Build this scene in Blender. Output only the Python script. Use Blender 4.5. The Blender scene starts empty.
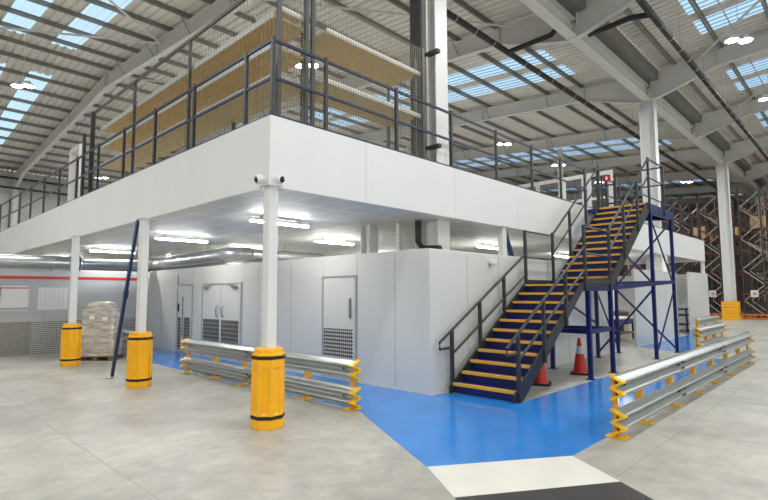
import bpy, math, random
from mathutils import Vector, Matrix
random.seed(7)
sc = bpy.context.scene
COL = sc.collection
PI = math.pi
HB, WS, EXPO = 185.0, 1.35, 0.42

# ------------------------------------------------------------------ helpers
class MB:
    """collects shapes, then links them as ONE mesh object"""
    def __init__(s): s.v=[]; s.f=[]; s.m=[]; s.cur=0; s.sm=[]; s.smooth=False
    def mat(s,i): s.cur=i; return s
    def add(s, vs, fs):
        b=len(s.v); s.v += [tuple(p) for p in vs]
        for f in fs: s.f.append(tuple(b+i for i in f)); s.m.append(s.cur); s.sm.append(s.smooth)
    def box(s, x0,x1,y0,y1,z0,z1):
        if x0>x1: x0,x1=x1,x0
        if y0>y1: y0,y1=y1,y0
        if z0>z1: z0,z1=z1,z0
        s.add([(x0,y0,z0),(x1,y0,z0),(x1,y1,z0),(x0,y1,z0),(x0,y0,z1),(x1,y0,z1),(x1,y1,z1),(x0,y1,z1)],
              [(0,3,2,1),(4,5,6,7),(0,1,5,4),(1,2,6,5),(2,3,7,6),(3,0,4,7)]); return s
    def cbox(s, c, d, rz=0.0, bev=0.0):
        x,y,z=c; a,b,h=d[0]/2,d[1]/2,d[2]/2
        if bev<=0:
            pts=[(-a,-b),(a,-b),(a,b),(-a,b)]
        else:
            k=bev; pts=[(-a+k,-b),(a-k,-b),(a,-b+k),(a,b-k),(a-k,b),(-a+k,b),(-a,b-k),(-a,-b+k)]
        cs,sn=math.cos(rz),math.sin(rz)
        P=[(x+p*cs-q*sn,y+p*sn+q*cs) for p,q in pts]
        s.prism(P,z-h,z+h); return s
    def prism(s, P, z0, z1):
        n=len(P)
        s.add([(p[0],p[1],z0) for p in P]+[(p[0],p[1],z1) for p in P],
              [tuple(reversed(range(n))),tuple(range(n,2*n))]+[(i,(i+1)%n,n+(i+1)%n,n+i) for i in range(n)]); return s
    def loft(s, rings, cap=True, closed=True):
        n=len(rings[0]); b=len(s.v); vs=[p for r in rings for p in r]; fs=[]
        for k in range(len(rings)-1):
            for i in range(n if closed else n-1):
                j=(i+1)%n; fs.append((k*n+i,k*n+j,(k+1)*n+j,(k+1)*n+i))
        if cap: fs.append(tuple(reversed(range(n)))); fs.append(tuple((len(rings)-1)*n+i for i in range(n)))
        s.add(vs,fs); return s
    def bar(s, a, b, w, h=None, up=(0,0,1)):
        """rectangular bar from a to b; w across, h along 'up'"""
        a=Vector(a); b=Vector(b); h=w if h is None else h
        d=(b-a).normalized(); u=Vector(up)
        if abs(d.dot(u))>0.98: u=Vector((0,1,0)) if abs(d.y)<0.9 else Vector((1,0,0))
        r=d.cross(u).normalized(); u=r.cross(d).normalized()
        q=[(-w/2,-h/2),(w/2,-h/2),(w/2,h/2),(-w/2,h/2)]
        s.loft([[a+r*i+u*j for i,j in q],[b+r*i+u*j for i,j in q]]); return s
    def tube(s, pts, r, n=8, radii=None):
        pts=[Vector(p) for p in pts]; rings=[]
        for i,p in enumerate(pts):
            if i==0: d=pts[1]-p
            elif i==len(pts)-1: d=p-pts[i-1]
            else: d=(pts[i+1]-p).normalized()+(p-pts[i-1]).normalized()
            d.normalize(); u=Vector((0,0,1)) if abs(d.z)<0.9 else Vector((1,0,0))
            a=d.cross(u).normalized(); b=a.cross(d).normalized(); R=radii[i] if radii else r
            rings.append([p+(a*math.cos(2*PI*k/n)+b*math.sin(2*PI*k/n))*R for k in range(n)])
        t=s.smooth; s.smooth=True; s.loft(rings,cap=True); s.smooth=t; return s
    def lathe(s, c, prof, n=24, smooth=True):
        rings=[[(c[0]+r*math.cos(2*PI*k/n),c[1]+r*math.sin(2*PI*k/n),c[2]+z) for k in range(n)] for r,z in prof]
        t=s.smooth; s.smooth=smooth; s.loft(rings); s.smooth=t; return s
    def build(s, name, mats, parent=None, loc=None):
        me=bpy.data.meshes.new(name); me.from_pydata(s.v,[],s.f)
        mats = mats if isinstance(mats,(list,tuple)) else [mats]
        for m in mats: me.materials.append(m)
        me.polygons.foreach_set('material_index',s.m); me.polygons.foreach_set('use_smooth',s.sm); me.update()
        if True in s.sm:
            try: me.set_sharp_from_angle(angle=0.7)
            except Exception: pass
        o=bpy.data.objects.new(name,me); COL.objects.link(o)
        if parent: o.parent=parent
        if loc: o.location=loc
        return o

def tag(o,label=None,cat=None,group=None,kind=None):
    if label: o['label']=label
    if cat: o['category']=cat
    if group: o['group']=group
    if kind: o['kind']=kind
    return o
def thing(name,label,cat,loc=(0,0,0),rz=0,group=None):
    o=bpy.data.objects.new(name,None); COL.objects.link(o); o.location=loc; o.rotation_euler=(0,0,rz)
    o.empty_display_size=0.1
    return tag(o,label,cat,group)
def dup(root,loc,rz=0,label=None,group=None):
    r=root.copy(); COL.objects.link(r); r.location=loc; r.rotation_euler=(0,0,rz)
    if label: r['label']=label
    if group: r['group']=group
    for ch in list(root.children):
        c=ch.copy(); COL.objects.link(c); c.parent=r
        for g in list(ch.children):
            d=g.copy(); COL.objects.link(d); d.parent=c
    return r
def struct(o): o['kind']='structure'; return o

# ------------------------------------------------------------------ materials
def hexlin(r,g,b):
    f=lambda c:(c/12.92 if c<=0.04045 else ((c+0.055)/1.055)**2.4)
    return (f(r/255),f(g/255),f(b/255),1)
def mat(name,rgb,rough=0.5,metal=0.0,noise=0.0,nscale=5.0,bump=0.0,bscale=40.0,spec=0.5,coat=0.0,stretch=None):
    m=bpy.data.materials.new(name); m.use_nodes=True; nt=m.node_tree; N=nt.nodes; L=nt.links
    p=N['Principled BSDF']; c=hexlin(*rgb)
    p.inputs['Base Color'].default_value=c; p.inputs['Roughness'].default_value=rough; p.inputs['Metallic'].default_value=metal
    p.inputs['Specular IOR Level'].default_value=spec
    if coat: p.inputs['Coat Weight'].default_value=coat; p.inputs['Coat Roughness'].default_value=0.1
    tc=N.new('ShaderNodeTexCoord')
    src=tc.outputs['Object']
    if stretch:
        mp=N.new('ShaderNodeMapping'); mp.inputs['Scale'].default_value=stretch; L.new(src,mp.inputs['Vector']); src=mp.outputs['Vector']
    if noise:
        n=N.new('ShaderNodeTexNoise'); n.inputs['Scale'].default_value=nscale; n.inputs['Detail'].default_value=6
        L.new(src,n.inputs['Vector'])
        r=N.new('ShaderNodeValToRGB'); L.new(n.outputs['Fac'],r.inputs['Fac'])
        r.color_ramp.elements[0].position=0.3; r.color_ramp.elements[1].position=0.7
        r.color_ramp.elements[0].color=tuple(max(0,x*(1-noise)) for x in c[:3])+(1,)
        r.color_ramp.elements[1].color=tuple(min(1,x*(1+noise)) for x in c[:3])+(1,)
        L.new(r.outputs['Color'],p.inputs['Base Color'])
    if bump:
        n2=N.new('ShaderNodeTexNoise'); n2.inputs['Scale'].default_value=bscale; n2.inputs['Detail'].default_value=4
        L.new(src,n2.inputs['Vector'])
        b=N.new('ShaderNodeBump'); b.inputs['Strength'].default_value=bump; b.inputs['Distance'].default_value=0.02
        L.new(n2.outputs['Fac'],b.inputs['Height']); L.new(b.outputs['Normal'],p.inputs['Normal'])
    return m
def emis(name,rgb,strength):
    m=bpy.data.materials.new(name); m.use_nodes=True; p=m.node_tree.nodes['Principled BSDF']
    p.inputs['Base Color'].default_value=(0.9,0.9,0.9,1); p.inputs['Emission Color'].default_value=hexlin(*rgb); p.inputs['Emission Strength'].default_value=strength
    return m

def concrete():
    m=bpy.data.materials.new('concrete'); m.use_nodes=True; nt=m.node_tree; N=nt.nodes; L=nt.links; p=N['Principled BSDF']
    tc=N.new('ShaderNodeTexCoord')
    def noise(sc_,det,rough=0.55,dist=0.0):
        n=N.new('ShaderNodeTexNoise'); n.inputs['Scale'].default_value=sc_; n.inputs['Detail'].default_value=det
        n.inputs['Roughness'].default_value=rough; n.inputs['Distortion'].default_value=dist
        L.new(tc.outputs['Object'],n.inputs['Vector']); return n
    big=noise(0.45,5,0.6,0.6); mid=noise(3.0,8,0.7,0.3); fine=noise(45,3)
    r=N.new('ShaderNodeValToRGB'); L.new(big.outputs['Fac'],r.inputs['Fac'])
    e=r.color_ramp.elements; e[0].position=0.32; e[0].color=hexlin(160,157,149); e[1].position=0.68; e[1].color=hexlin(196,193,184)
    r2=N.new('ShaderNodeValToRGB'); L.new(mid.outputs['Fac'],r2.inputs['Fac'])
    e=r2.color_ramp.elements; e[0].position=0.3; e[0].color=(0.74,0.74,0.73,1); e[1].position=0.70; e[1].color=(1.16,1.16,1.14,1)
    mx=N.new('ShaderNodeMix'); mx.data_type='RGBA'; mx.blend_type='MULTIPLY'; mx.inputs[0].default_value=1
    L.new(r.outputs['Color'],mx.inputs[6]); L.new(r2.outputs['Color'],mx.inputs[7])
    r3=N.new('ShaderNodeValToRGB'); L.new(fine.outputs['Fac'],r3.inputs['Fac'])
    e=r3.color_ramp.elements; e[0].position=0.25; e[0].color=(0.92,0.92,0.92,1); e[1].position=0.75; e[1].color=(1.05,1.05,1.05,1)
    mx2=N.new('ShaderNodeMix'); mx2.data_type='RGBA'; mx2.blend_type='MULTIPLY'; mx2.inputs[0].default_value=1
    L.new(mx.outputs[2],mx2.inputs[6]); L.new(r3.outputs['Color'],mx2.inputs[7])
    # thin saw-cut joints every 6 m
    sx=N.new('ShaderNodeSeparateXYZ'); L.new(tc.outputs['Object'],sx.inputs[0])
    last=mx2.outputs[2]
    for ax,off in (('X',2.1),('Y',4.35)):
        a=N.new('ShaderNodeMath'); a.operation='ADD'; a.inputs[1].default_value=600+off; L.new(sx.outputs[ax],a.inputs[0])
        b=N.new('ShaderNodeMath'); b.operation='MODULO'; b.inputs[1].default_value=6.0; L.new(a.outputs[0],b.inputs[0])
        c=N.new('ShaderNodeMath'); c.operation='LESS_THAN'; c.inputs[1].default_value=0.012; L.new(b.outputs[0],c.inputs[0])
        mm=N.new('ShaderNodeMix'); mm.data_type='RGBA'; L.new(c.outputs[0],mm.inputs[0]); L.new(last,mm.inputs[6]); mm.inputs[7].default_value=hexlin(146,143,136); last=mm.outputs[2]
    L.new(last,p.inputs['Base Color'])
    rr=N.new('ShaderNodeMapRange'); L.new(mid.outputs['Fac'],rr.inputs[0]); rr.inputs[3].default_value=0.28; rr.inputs[4].default_value=0.6
    L.new(rr.outputs[0],p.inputs['Roughness'])
    b=N.new('ShaderNodeBump'); b.inputs['Strength'].default_value=0.08; L.new(fine.outputs['Fac'],b.inputs['Height']); L.new(b.outputs['Normal'],p.inputs['Normal'])
    return m
def tread_plate(name,dark,light,scale=22.0,ax=(1,0,1)):
    """checker plate: raised bright studs on darker metal"""
    m=bpy.data.materials.new(name); m.use_nodes=True; nt=m.node_tree; N=nt.nodes; L=nt.links; p=N['Principled BSDF']
    tc=N.new('ShaderNodeTexCoord'); mp=N.new('ShaderNodeMapping'); mp.inputs['Scale'].default_value=(scale*ax[0],scale*ax[1],scale*ax[2]*0.8); L.new(tc.outputs['Object'],mp.inputs[0])
    ck=N.new('ShaderNodeTexVoronoi'); ck.inputs['Scale'].default_value=1.0; ck.inputs['Randomness'].default_value=0.0; L.new(mp.outputs[0],ck.inputs['Vector'])
    r=N.new('ShaderNodeValToRGB'); L.new(ck.outputs['Distance'],r.inputs['Fac']); e=r.color_ramp.elements
    e[0].position=0.26; e[0].color=hexlin(*light); e[1].position=0.38; e[1].color=hexlin(*dark); L.new(r.outputs['Color'],p.inputs['Base Color'])
    p.inputs['Metallic'].default_value=0.4; p.inputs['Roughness'].default_value=0.4
    return m
def soffit_mat():
    m=bpy.data.materials.new('soffit_panels'); m.use_nodes=True; nt=m.node_tree; N=nt.nodes; L=nt.links; p=N['Principled BSDF']
    tc=N.new('ShaderNodeTexCoord'); sx=N.new('ShaderNodeSeparateXYZ'); L.new(tc.outputs['Object'],sx.inputs[0])
    last=None
    for ax,per,wd in (('X',0.6,0.024),('Y',1.2,0.03)):
        a=N.new('ShaderNodeMath'); a.operation='ADD'; a.inputs[1].default_value=600.1; L.new(sx.outputs[ax],a.inputs[0])
        b=N.new('ShaderNodeMath'); b.operation='MODULO'; b.inputs[1].default_value=per; L.new(a.outputs[0],b.inputs[0])
        c=N.new('ShaderNodeMath'); c.operation='LESS_THAN'; c.inputs[1].default_value=wd; L.new(b.outputs[0],c.inputs[0])
        if last is None: last=c.outputs[0]
        else:
            d=N.new('ShaderNodeMath'); d.operation='MAXIMUM'; L.new(last,d.inputs[0]); L.new(c.outputs[0],d.inputs[1]); last=d.outputs[0]
    mm=N.new('ShaderNodeMix'); mm.data_type='RGBA'; L.new(last,mm.inputs[0]); mm.inputs[6].default_value=hexlin(206,205,201); mm.inputs[7].default_value=hexlin(252,252,250)
    L.new(mm.outputs[2],p.inputs['Base Color']); p.inputs['Roughness'].default_value=0.55
    return m
def ribbed(name,rgb,per,axis='X',depth=0.012,rough=0.5,gap=0.1):
    m=mat(name,rgb,rough,noise=0.05,nscale=0.8); nt=m.node_tree; N=nt.nodes; L=nt.links; p=N['Principled BSDF']
    tc=N.new('ShaderNodeTexCoord'); sx=N.new('ShaderNodeSeparateXYZ'); L.new(tc.outputs['Object'],sx.inputs[0])
    a=N.new('ShaderNodeMath'); a.operation='MULTIPLY'; a.inputs[1].default_value=2*PI/per; L.new(sx.outputs[axis],a.inputs[0])
    b=N.new('ShaderNodeMath'); b.operation='SINE'; L.new(a.outputs[0],b.inputs[0])
    bp=N.new('ShaderNodeBump'); bp.inputs['Distance'].default_value=depth; L.new(b.outputs[0],bp.inputs['Height']); L.new(bp.outputs['Normal'],p.inputs['Normal'])
    return m

M={}
M['concrete']=concrete()
M['blue_floor']=mat('blue_floor_paint',(42,132,216),0.16,noise=0.10,nscale=1.3,bump=0.02,bscale=30,spec=0.6)
M['white_floor']=mat('white_floor_paint',(226,224,214),0.4,noise=0.05,nscale=2)
M['black_floor']=mat('black_floor_paint',(58,57,56),0.4,noise=0.18,nscale=3)
M['white_panel']=mat('white_coated_panel',(224,225,224),0.38,noise=0.02,nscale=1)
M['white_steel']=mat('white_painted_steel',(222,223,222),0.4,noise=0.03,nscale=3)
M['grey_panel']=mat('pale_grey_panel',(211,212,208),0.28,noise=0.03,nscale=0.7)
M['seam']=mat('seam_grey',(165,167,167),0.5)
M['back_panel']=mat('grey_back_panel',(178,182,184),0.35,noise=0.03,nscale=0.7)
M['soffit']=soffit_mat()
M['yellow']=mat('yellow_plastic',(252,182,16),0.42,noise=0.05,nscale=6,bump=0.05,bscale=60)
M['steel_yellow']=mat('yellow_steel',(240,188,20),0.4,noise=0.06,nscale=8)
M['orange_post']=mat('orange_yellow_post',(226,166,38),0.45,noise=0.06,nscale=8)
M['nosing']=mat('yellow_nosing',(226,172,62),0.6,noise=0.08,nscale=20,bump=0.15,bscale=200)
M['black']=mat('black_strap',(30,24,20),0.6)
M['dark_steel']=mat('charcoal_steel',(50,52,54),0.42,noise=0.06,nscale=6)
M['navy_rail']=mat('navy_rail',(36,38,66),0.45)
M['navy']=mat('navy_blue_steel',(17,30,92),0.4,noise=0.05,nscale=5)
M['navy_brace']=mat('blue_brace_steel',(24,46,92),0.4,noise=0.05,nscale=5)
M['galv']=mat('galvanised_steel',(186,190,188),0.34,metal=0.75,noise=0.07,nscale=4,bump=0.02,bscale=30)
M['duct']=mat('spiral_duct_steel',(186,191,192),0.3,metal=0.65,noise=0.12,nscale=3,stretch=(1,1,1))
M['bolt']=mat('bolt_steel',(70,70,70),0.4,metal=0.8)
M['roof_steel']=mat('roof_steel',(216,215,210),0.5,noise=0.04,nscale=1.5)
M['purlin']=mat('purlin_steel',(138,136,130),0.5,noise=0.08,nscale=2)
M['sheet']=mat('roof_sheet',(222,217,208),0.5,noise=0.06,nscale=0.6)
M['cladding']=ribbed('wall_cladding',(196,196,192),0.9,'X',0.03)
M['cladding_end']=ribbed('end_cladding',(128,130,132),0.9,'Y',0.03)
M['deck_grey']=mat('deck_grey',(188,188,186),0.6)
M['chipboard']=mat('chipboard',(206,180,126),0.7,noise=0.08,nscale=14,bump=0.05,bscale=80)
M['mesh']=mat('mesh_wire',(138,134,120),0.5,metal=0.3)
M['rack_grey']=mat('rack_upright_grey',(78,80,80),0.45,metal=0.2)
M['beam_white']=mat('shelf_beam_white',(224,222,214),0.4)
M['beam_grey']=mat('shelf_beam_grey',(196,196,192),0.4)
M['pipe']=mat('black_drain_pipe',(34,33,33),0.42)
M['clip']=mat('pipe_clip',(176,176,170),0.4,metal=0.3)
M['cable']=mat('cable_bundle',(46,46,48),0.55)
M['red_stripe']=mat('red_stripe',(188,48,38),0.4)
M['paper']=mat('paper_sheet',(228,229,228),0.6)
M['ink']=mat('printed_ink',(176,180,184),0.6)
M['paper_red']=mat('paper_red_band',(196,110,100),0.6)
M['plate_dark']=tread_plate('tread_plate_dark',(108,108,105),(178,176,170),24)
M['kick']=tread_plate('kick_plate',(92,90,86),(236,232,224),15,(0,1,1))
M['plate_light']=tread_plate('tread_plate_light',(118,118,116),(214,214,210),20)
M['louvre']=mat('vent_plate',(120,120,118),0.35,metal=0.5)
M['cone_red']=mat('cone_red',(206,44,26),0.45,noise=0.04,nscale=8)
M['cone_white']=mat('cone_white_band',(222,222,222),0.5)
M['rubber']=mat('black_rubber',(38,34,32),0.7)
M['wood']=mat('pallet_wood',(112,92,66),0.75,noise=0.12,nscale=10)
M['wrap']=mat('stretch_wrap',(188,182,170),0.16,noise=0.34,nscale=4,bump=1.0,bscale=9,coat=0.6,stretch=(1,1,3))
M['carton']=mat('carton',(186,160,120),0.7,noise=0.08,nscale=5)
M['goods']=mat('dark_goods',(72,68,64),0.7,noise=0.3,nscale=2)
M['rack_brown']=mat('rack_brown_upright',(74,54,44),0.5,noise=0.1,nscale=3)
M['rack_orange']=mat('rack_orange_beam',(138,84,56),0.5,noise=0.1,nscale=2)
M['rack_brace']=mat('rack_galv_brace',(176,174,166),0.4,metal=0.3)
M['guard_orange']=mat('orange_rack_guard',(206,108,36),0.5,noise=0.08,nscale=3)
M['red_sign']=mat('red_sign',(186,36,36),0.5)
M['dark_glass']=mat('camera_lens',(24,24,26),0.12)
M['door_line']=mat('door_gap_line',(168,170,170),0.5)
M['handle']=mat('handle_steel',(150,152,154),0.3,metal=0.7)
M['blue_bench']=mat('bench_blue',(36,52,110),0.45)
M['machine']=mat('machine_cream',(206,204,192),0.45,noise=0.05,nscale=3)
M['machine_dark']=mat('machine_grey',(96,92,86),0.5,noise=0.2,nscale=4)
M['green']=mat('green_beam',(56,118,84),0.5)
M['highbay']=emis('high_bay_lens',(255,252,244),30)
M['tube']=emis('batten_diffuser',(255,255,252),80)
# translucent roof light pane
m=bpy.data.materials.new('rooflight_pane'); m.use_nodes=True; nt=m.node_tree; N=nt.nodes; L=nt.links
N.remove(N['Principled BSDF']); out=N['Material Output']
tr=N.new('ShaderNodeBsdfTransparent'); tr.inputs[0].default_value=(0.36,0.52,0.66,1)
tl=N.new('ShaderNodeBsdfTranslucent'); tl.inputs[0].default_value=(0.34,0.48,0.60,1)
mx=N.new('ShaderNodeMixShader'); mx.inputs[0].default_value=0.3; L.new(tr.outputs[0],mx.inputs[1]); L.new(tl.outputs[0],mx.inputs[2]); L.new(mx.outputs[0],out.inputs['Surface'])
M['pane']=m

# ------------------------------------------------------------------ camera (pose solved from the photo)
f_,t_,y_,r_=508.66,.0848,.7658,-.0045
F=Vector((math.cos(y_),math.sin(y_),0)); R=Vector((math.sin(y_),-math.cos(y_),0)); Z=Vector((0,0,1))
fw=F*math.cos(t_)+Z*math.sin(t_); up=Z*math.cos(t_)-F*math.sin(t_)
R2=R*math.cos(r_)+up*math.sin(r_); up2=up*math.cos(r_)-R*math.sin(r_)
cam=bpy.data.cameras.new('camera'); co=bpy.data.objects.new('camera',cam); COL.objects.link(co)
rot=Matrix((R2,up2,-fw)).transposed(); co.matrix_world=Matrix.Translation((-4.2082,-6.4131,1.93))@rot.to_4x4()
cam.sensor_width=36; cam.lens=36*f_/768; cam.clip_end=300; sc.camera=co

# ------------------------------------------------------------------ floor and painted areas
struct(MB().box(-40,80,-50,47,-0.3,0).build('floor',M['concrete']))
pl=MB()
def flat(mb,P,z0,z1): mb.prism(P,z0,z1)
flat(pl,[(.33,-2.70),(1.80,-3.71),(13.2,-3.71),(13.2,-2.42),(17.95,-2.42),(17.95,-1.98),(14.2,-1.95),(4.09,-1.80),(3.9,-.3),(3.47,-.25),(3.47,13.4),(1.72,13.4),(1.72,-.15),(1.5,-.5)],0.0,0.004)
flat(pl,[(14.2,-1.95),(17.95,-1.98),(19.5,-.98),(27,-.98),(27,-.27),(15.2,-.27)],0.0,0.004)
o=pl.build('blue_walkway',M['blue_floor']); tag(o,'glossy bright blue painted walkway along the white rooms and under the stairs','floor marking')
o=MB().prism([(.33,-2.70),(-.16,-3.43),(1.33,-4.42),(1.80,-3.71)],0,0.005).build('crossing_stripe',M['white_floor']); tag(o,'white painted crossing stripe at the end of the blue walkway','floor marking')
o=MB().prism([(-.16,-3.43),(-.68,-4.20),(.81,-5.19),(1.33,-4.42)],0,0.005).build('crossing_stripe',M['black_floor']); tag(o,'black painted crossing stripe in front of the white stripe','floor marking')

# ------------------------------------------------------------------ mezzanine platform
ZB,ZT=3.533,4.627; MX,MY=27.1,44.6
mz=thing('mezzanine_platform','large white mezzanine floor with deep smooth white fascia panels on white columns','mezzanine')
d=MB(); d.box(0.06,MX,0.06,MY,4.40,4.50); d.build('deck',M['deck_grey'],mz)
d=MB(); d.box(0.06,MX-.06,0.06,MY-.06,ZB+.03,ZB+.05); d.build('soffit',M['soffit'],mz)
xs=[0.0,2.01,4.67,7.36,10.02,12.7,15.4,18.1,20.8,23.5,MX]
for a,b in zip(xs[:-1],xs[1:]):
    g=0.004
    d=MB(); d.box(a+(0 if a==0 else g),b-g,0,0.05,ZB,ZT); d.build('fascia_panel',M['white_panel'],mz)
ys=[0.05]+[4.0+3.9*k for k in range(10)]+[MY]
for a,b in zip(ys[:-1],ys[1:]):
    d=MB(); d.box(0,0.05,a+.002,b-.002,ZB,ZT); d.build('fascia_panel',M['white_panel'],mz)
d=MB(); d.box(MX-.05,MX,0.05,MY,ZB,ZT); d.build('fascia_panel',M['white_panel'],mz)
d=MB(); d.box(0.0,MX,0.0,0.06,ZT,ZT+.03); d.box(0,0.06,0.06,MY,ZT,ZT+.02); d.build('edge_angle',M['navy_rail'],mz)

# mezzanine columns
def sq_column(x,y,label,w=0.165,top=ZB+.03,rec=False,name='mezzanine_column'):
    t=thing(name,label,'column',(x,y,0),0,'white mezzanine columns')
    MB().cbox((0,0,top/2+.01),(w,w,top-.02),0,0.012).build('shaft',M['white_steel'],t)
    MB().cbox((0,0,.01),(w+.12,w+.12,.02)).build('base_plate',M['white_steel'],t)
    MB().cbox((0,0,top-.01),(w+.1,w+.1,.02)).build('cap_plate',M['white_steel'],t)
    return t
cols=[]
YS=[0.09,4.78,9.53,14.3,19.05,23.8,28.5]
labs=['white square column under the mezzanine corner, nearest the camera','white square column beside the blue diagonal brace','white square column beside the wrapped pallet, farthest guarded one']
for i,yy in enumerate(YS[:3]): cols.append(sq_column((.09,.045,.02)[i],yy+(0,.04,.07)[i],labs[i]))
sq_column(6.75,.10,'white square column behind the enclosure, left of the stair landing')
sq_column(13.45,.10,'white square column under the mezzanine edge behind the stairs')
sq_column(20.2,.10,'white square column under the mezzanine edge beyond the stairs')
sq_column(26.95,.10,'white square column at the far right end of the mezzanine')
def h_column(x,y,z1,wx,dy,name,label,group=None,base=0):
    t=thing(name,label,'column',(x,y,base),0,group); h=z1-base
    MB().cbox((0,0,h/2),(.02,dy-.04,h)).build('web',M['white_steel'],t)
    for s in (-1,1): MB().cbox((0,s*(dy/2-.012),h/2),(wx,.024,h)).build('flange',M['white_steel'],t)
    return t
t=thing('mezzanine_column','grey steel column rising above the enclosure roof, left of the black cables','column',(4.25,2.2,2.84))
MB().cbox((0,0,.36),(.02,.26,.72)).build('web',M['white_steel'],t)
for s in (-1,1): MB().cbox((0,s*.14,.36),(.3,.02,.72)).build('flange',M['white_steel'],t)

# column guards
def column_guard(x,y,label,s=1.0):
    t=thing('column_guard',label,'column guard',(x,y,0),0,'yellow column guards')
    mb=MB(); n=8; Rr=.226*s
    def ring(rad,z,ins=None):
        P=[]
        for k in range(8):
            a0=PI/8+k*PI/4; a1=a0+PI/4
            p0=Vector((math.cos(a0),math.sin(a0)))*rad/math.cos(PI/8); p1=Vector((math.cos(a1),math.sin(a1)))*rad/math.cos(PI/8)
            nrm=-(p0+p1).normalized()
            for tt,inn in ((0.0,0),(.20,0),(.27,1),(.73,1),(.80,0)):
                q=p0.lerp(p1,tt)
                if inn and ins: q=q+nrm*ins
                P.append((q.x,q.y,z))
        return P
    H=1.14*s
    zs=[(0,Rr*.97,0),(.02,Rr,0),(.20,Rr,0),(.235,Rr,.018),(.93*H,Rr,.018) if False else (.84,Rr,.018),(.88,Rr,0),(1.03,Rr,0),(1.06,Rr*.99,0),(1.075,Rr*.90,0),(1.12,Rr*.88,0),(1.14,Rr*.84,0)]
    rings=[ring(r*1.0,z*s,i) for z,r,i in zs]
    # open top hole for the column: finish with inner ring
    hole=[(q[0]*.36,q[1]*.36,H) for q in rings[-1]]
    rings.append(hole); rings.append([(q[0],q[1],H-.05) for q in hole])
    mb.loft(rings,cap=False); mb.build('guard_shell',M['yellow'],t)
    for z in (.14,.985):
        b=MB(); ra=ring(Rr+.004,z*s); rb=ring(Rr+.004,(z+.05)*s); rc=ring(Rr-.01,(z+.05)*s); rd=ring(Rr-.01,z*s)
        b.loft([rd,ra,rb,rc],cap=False); b.build('strap',M['black'],t)
    return t
g1=column_guard(.09,.09,'yellow octagonal guard around the nearest mezzanine column, in front of the barrier')
dup(g1,(.045,4.82,0),0,'yellow octagonal guard around the column right of the blue brace foot')
dup(g1,(.02,9.60,0),0,'yellow octagonal guard left of the wrapped pallet, farthest of the left row')

# blue diagonal braces
def brace(a,b,label,w=.10):
    t=thing('diagonal_brace',label,'brace',a); a=Vector(a); b=Vector(b)-a
    MB().bar((0,0,.06),b,w*.55,w).build('strut',M['navy_brace'],t)
    MB().cbox((0,0,.006),(.26,.18,.012),.7).build('foot_plate',M['handle'],t)
    mb=MB(); mb.bar((0,0,0),(0,0,.12),.05,.03); mb.build('foot_lug',M['handle'],t)
    mb=MB(); q=b*.55; mb.bar(q-b.normalized()*.09,q+b.normalized()*.09,w*.75,w*1.3); mb.build('splice_sleeve',M['navy_brace'],t)
    return t
brace((.06,6.46,0),(-.02,5.02,ZB),'long blue diagonal brace leaning against the second white column')
t=thing('diagonal_brace','short blue brace above the enclosure beside the landing column','brace',(6.9,.12,3.5))
MB().bar((0,0,0),(.75,0,-1.5),.07,.10).build('strut',M['navy_brace'],t)

# ------------------------------------------------------------------ security cameras at the corner
def seccam(loc,dirv,label):
    t=thing('security_camera',label,'camera',loc); dv=Vector(dirv).normalized()
    mb=MB(); mb.tube([Vector((0,0,0))-dv*.07,Vector((0,0,0))-dv*.02],.045,14); mb.build('mount',M['white_panel'],t)
    mb=MB(); u=dv
    a=u.cross(Vector((0,0,1))).normalized(); b=a.cross(u)
    rings=[]
    for k in range(1,9):
        th=PI*k/9*.80; 
        rings.append([ -u*(.075*math.cos(th))+ (a*math.cos(2*PI*j/16)+b*math.sin(2*PI*j/16))*.075*math.sin(th) for j in range(16)])
    mb.smooth=True; mb.loft(rings); mb.build('ball_housing',M['white_panel'],t)
    mb=MB(); mb.smooth=True
    rings=[[u*(.045+.028*math.sin(q))+(a*math.cos(2*PI*j/16)+b*math.sin(2*PI*j/16))*.05*math.cos(q) for j in range(16)] for q in (0,.4,.8,1.2,1.5)]
    mb.loft(rings); mb.build('lens',M['dark_glass'],t)
    return t
seccam((-.11,.11,ZB+.10),(-1,.15,-.25),'white ball security camera facing left at the mezzanine corner')
seccam((.11,-.11,ZB+.10),(.25,-1,-.2),'white ball security camera facing right at the mezzanine corner')

# ------------------------------------------------------------------ batten lights under the mezzanine
bt=None
LB=[(2.1,2.75,'nearest the corner'),(2.1,7.5,'between the duct and the second column'),(2.1,13.0,'above the back wall'),(5.7,5.15,'above the enclosure wall'),
 (10.6,2.85,'behind the stair handrail'),(2.1,19.0,''),(2.3,25.0,''),(2.5,30.7,''),(5.7,10.0,''),(10.6,8,''),(10.6,13,''),(5.9,16,''),(16.5,3.0,''),(19.0,1.6,''),(16.5,8,''),(22,3,''),(22,8,''),(10.6,19,'')]
for i,(x,y,w) in enumerate(LB):
    lab='long white batten light on the white soffit, '+w if w else 'white batten light farther back under the mezzanine'
    if bt is None:
        bt=thing('batten_light',lab,'ceiling light',(x,y,ZB-.03),0,'batten lights under the mezzanine')
        MB().box(-.75,.75,-.05,.05,-.05,0).box(-.5,-.46,-.02,.02,0,.06).box(.46,.5,-.02,.02,0,.06).build('housing',M['white_steel'],bt)
        mb=MB(); mb.smooth=True
        mb.loft([[(xx,.042*math.cos(q),-.05-.045*math.sin(q)) for q in [k*PI/8 for k in range(9)]] for xx in (-.73,.73)],cap=True,closed=True); mb.build('diffuser',M['tube'],bt)
    else:
        dup(bt,(x,y,ZB-.03),0,lab)

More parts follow.
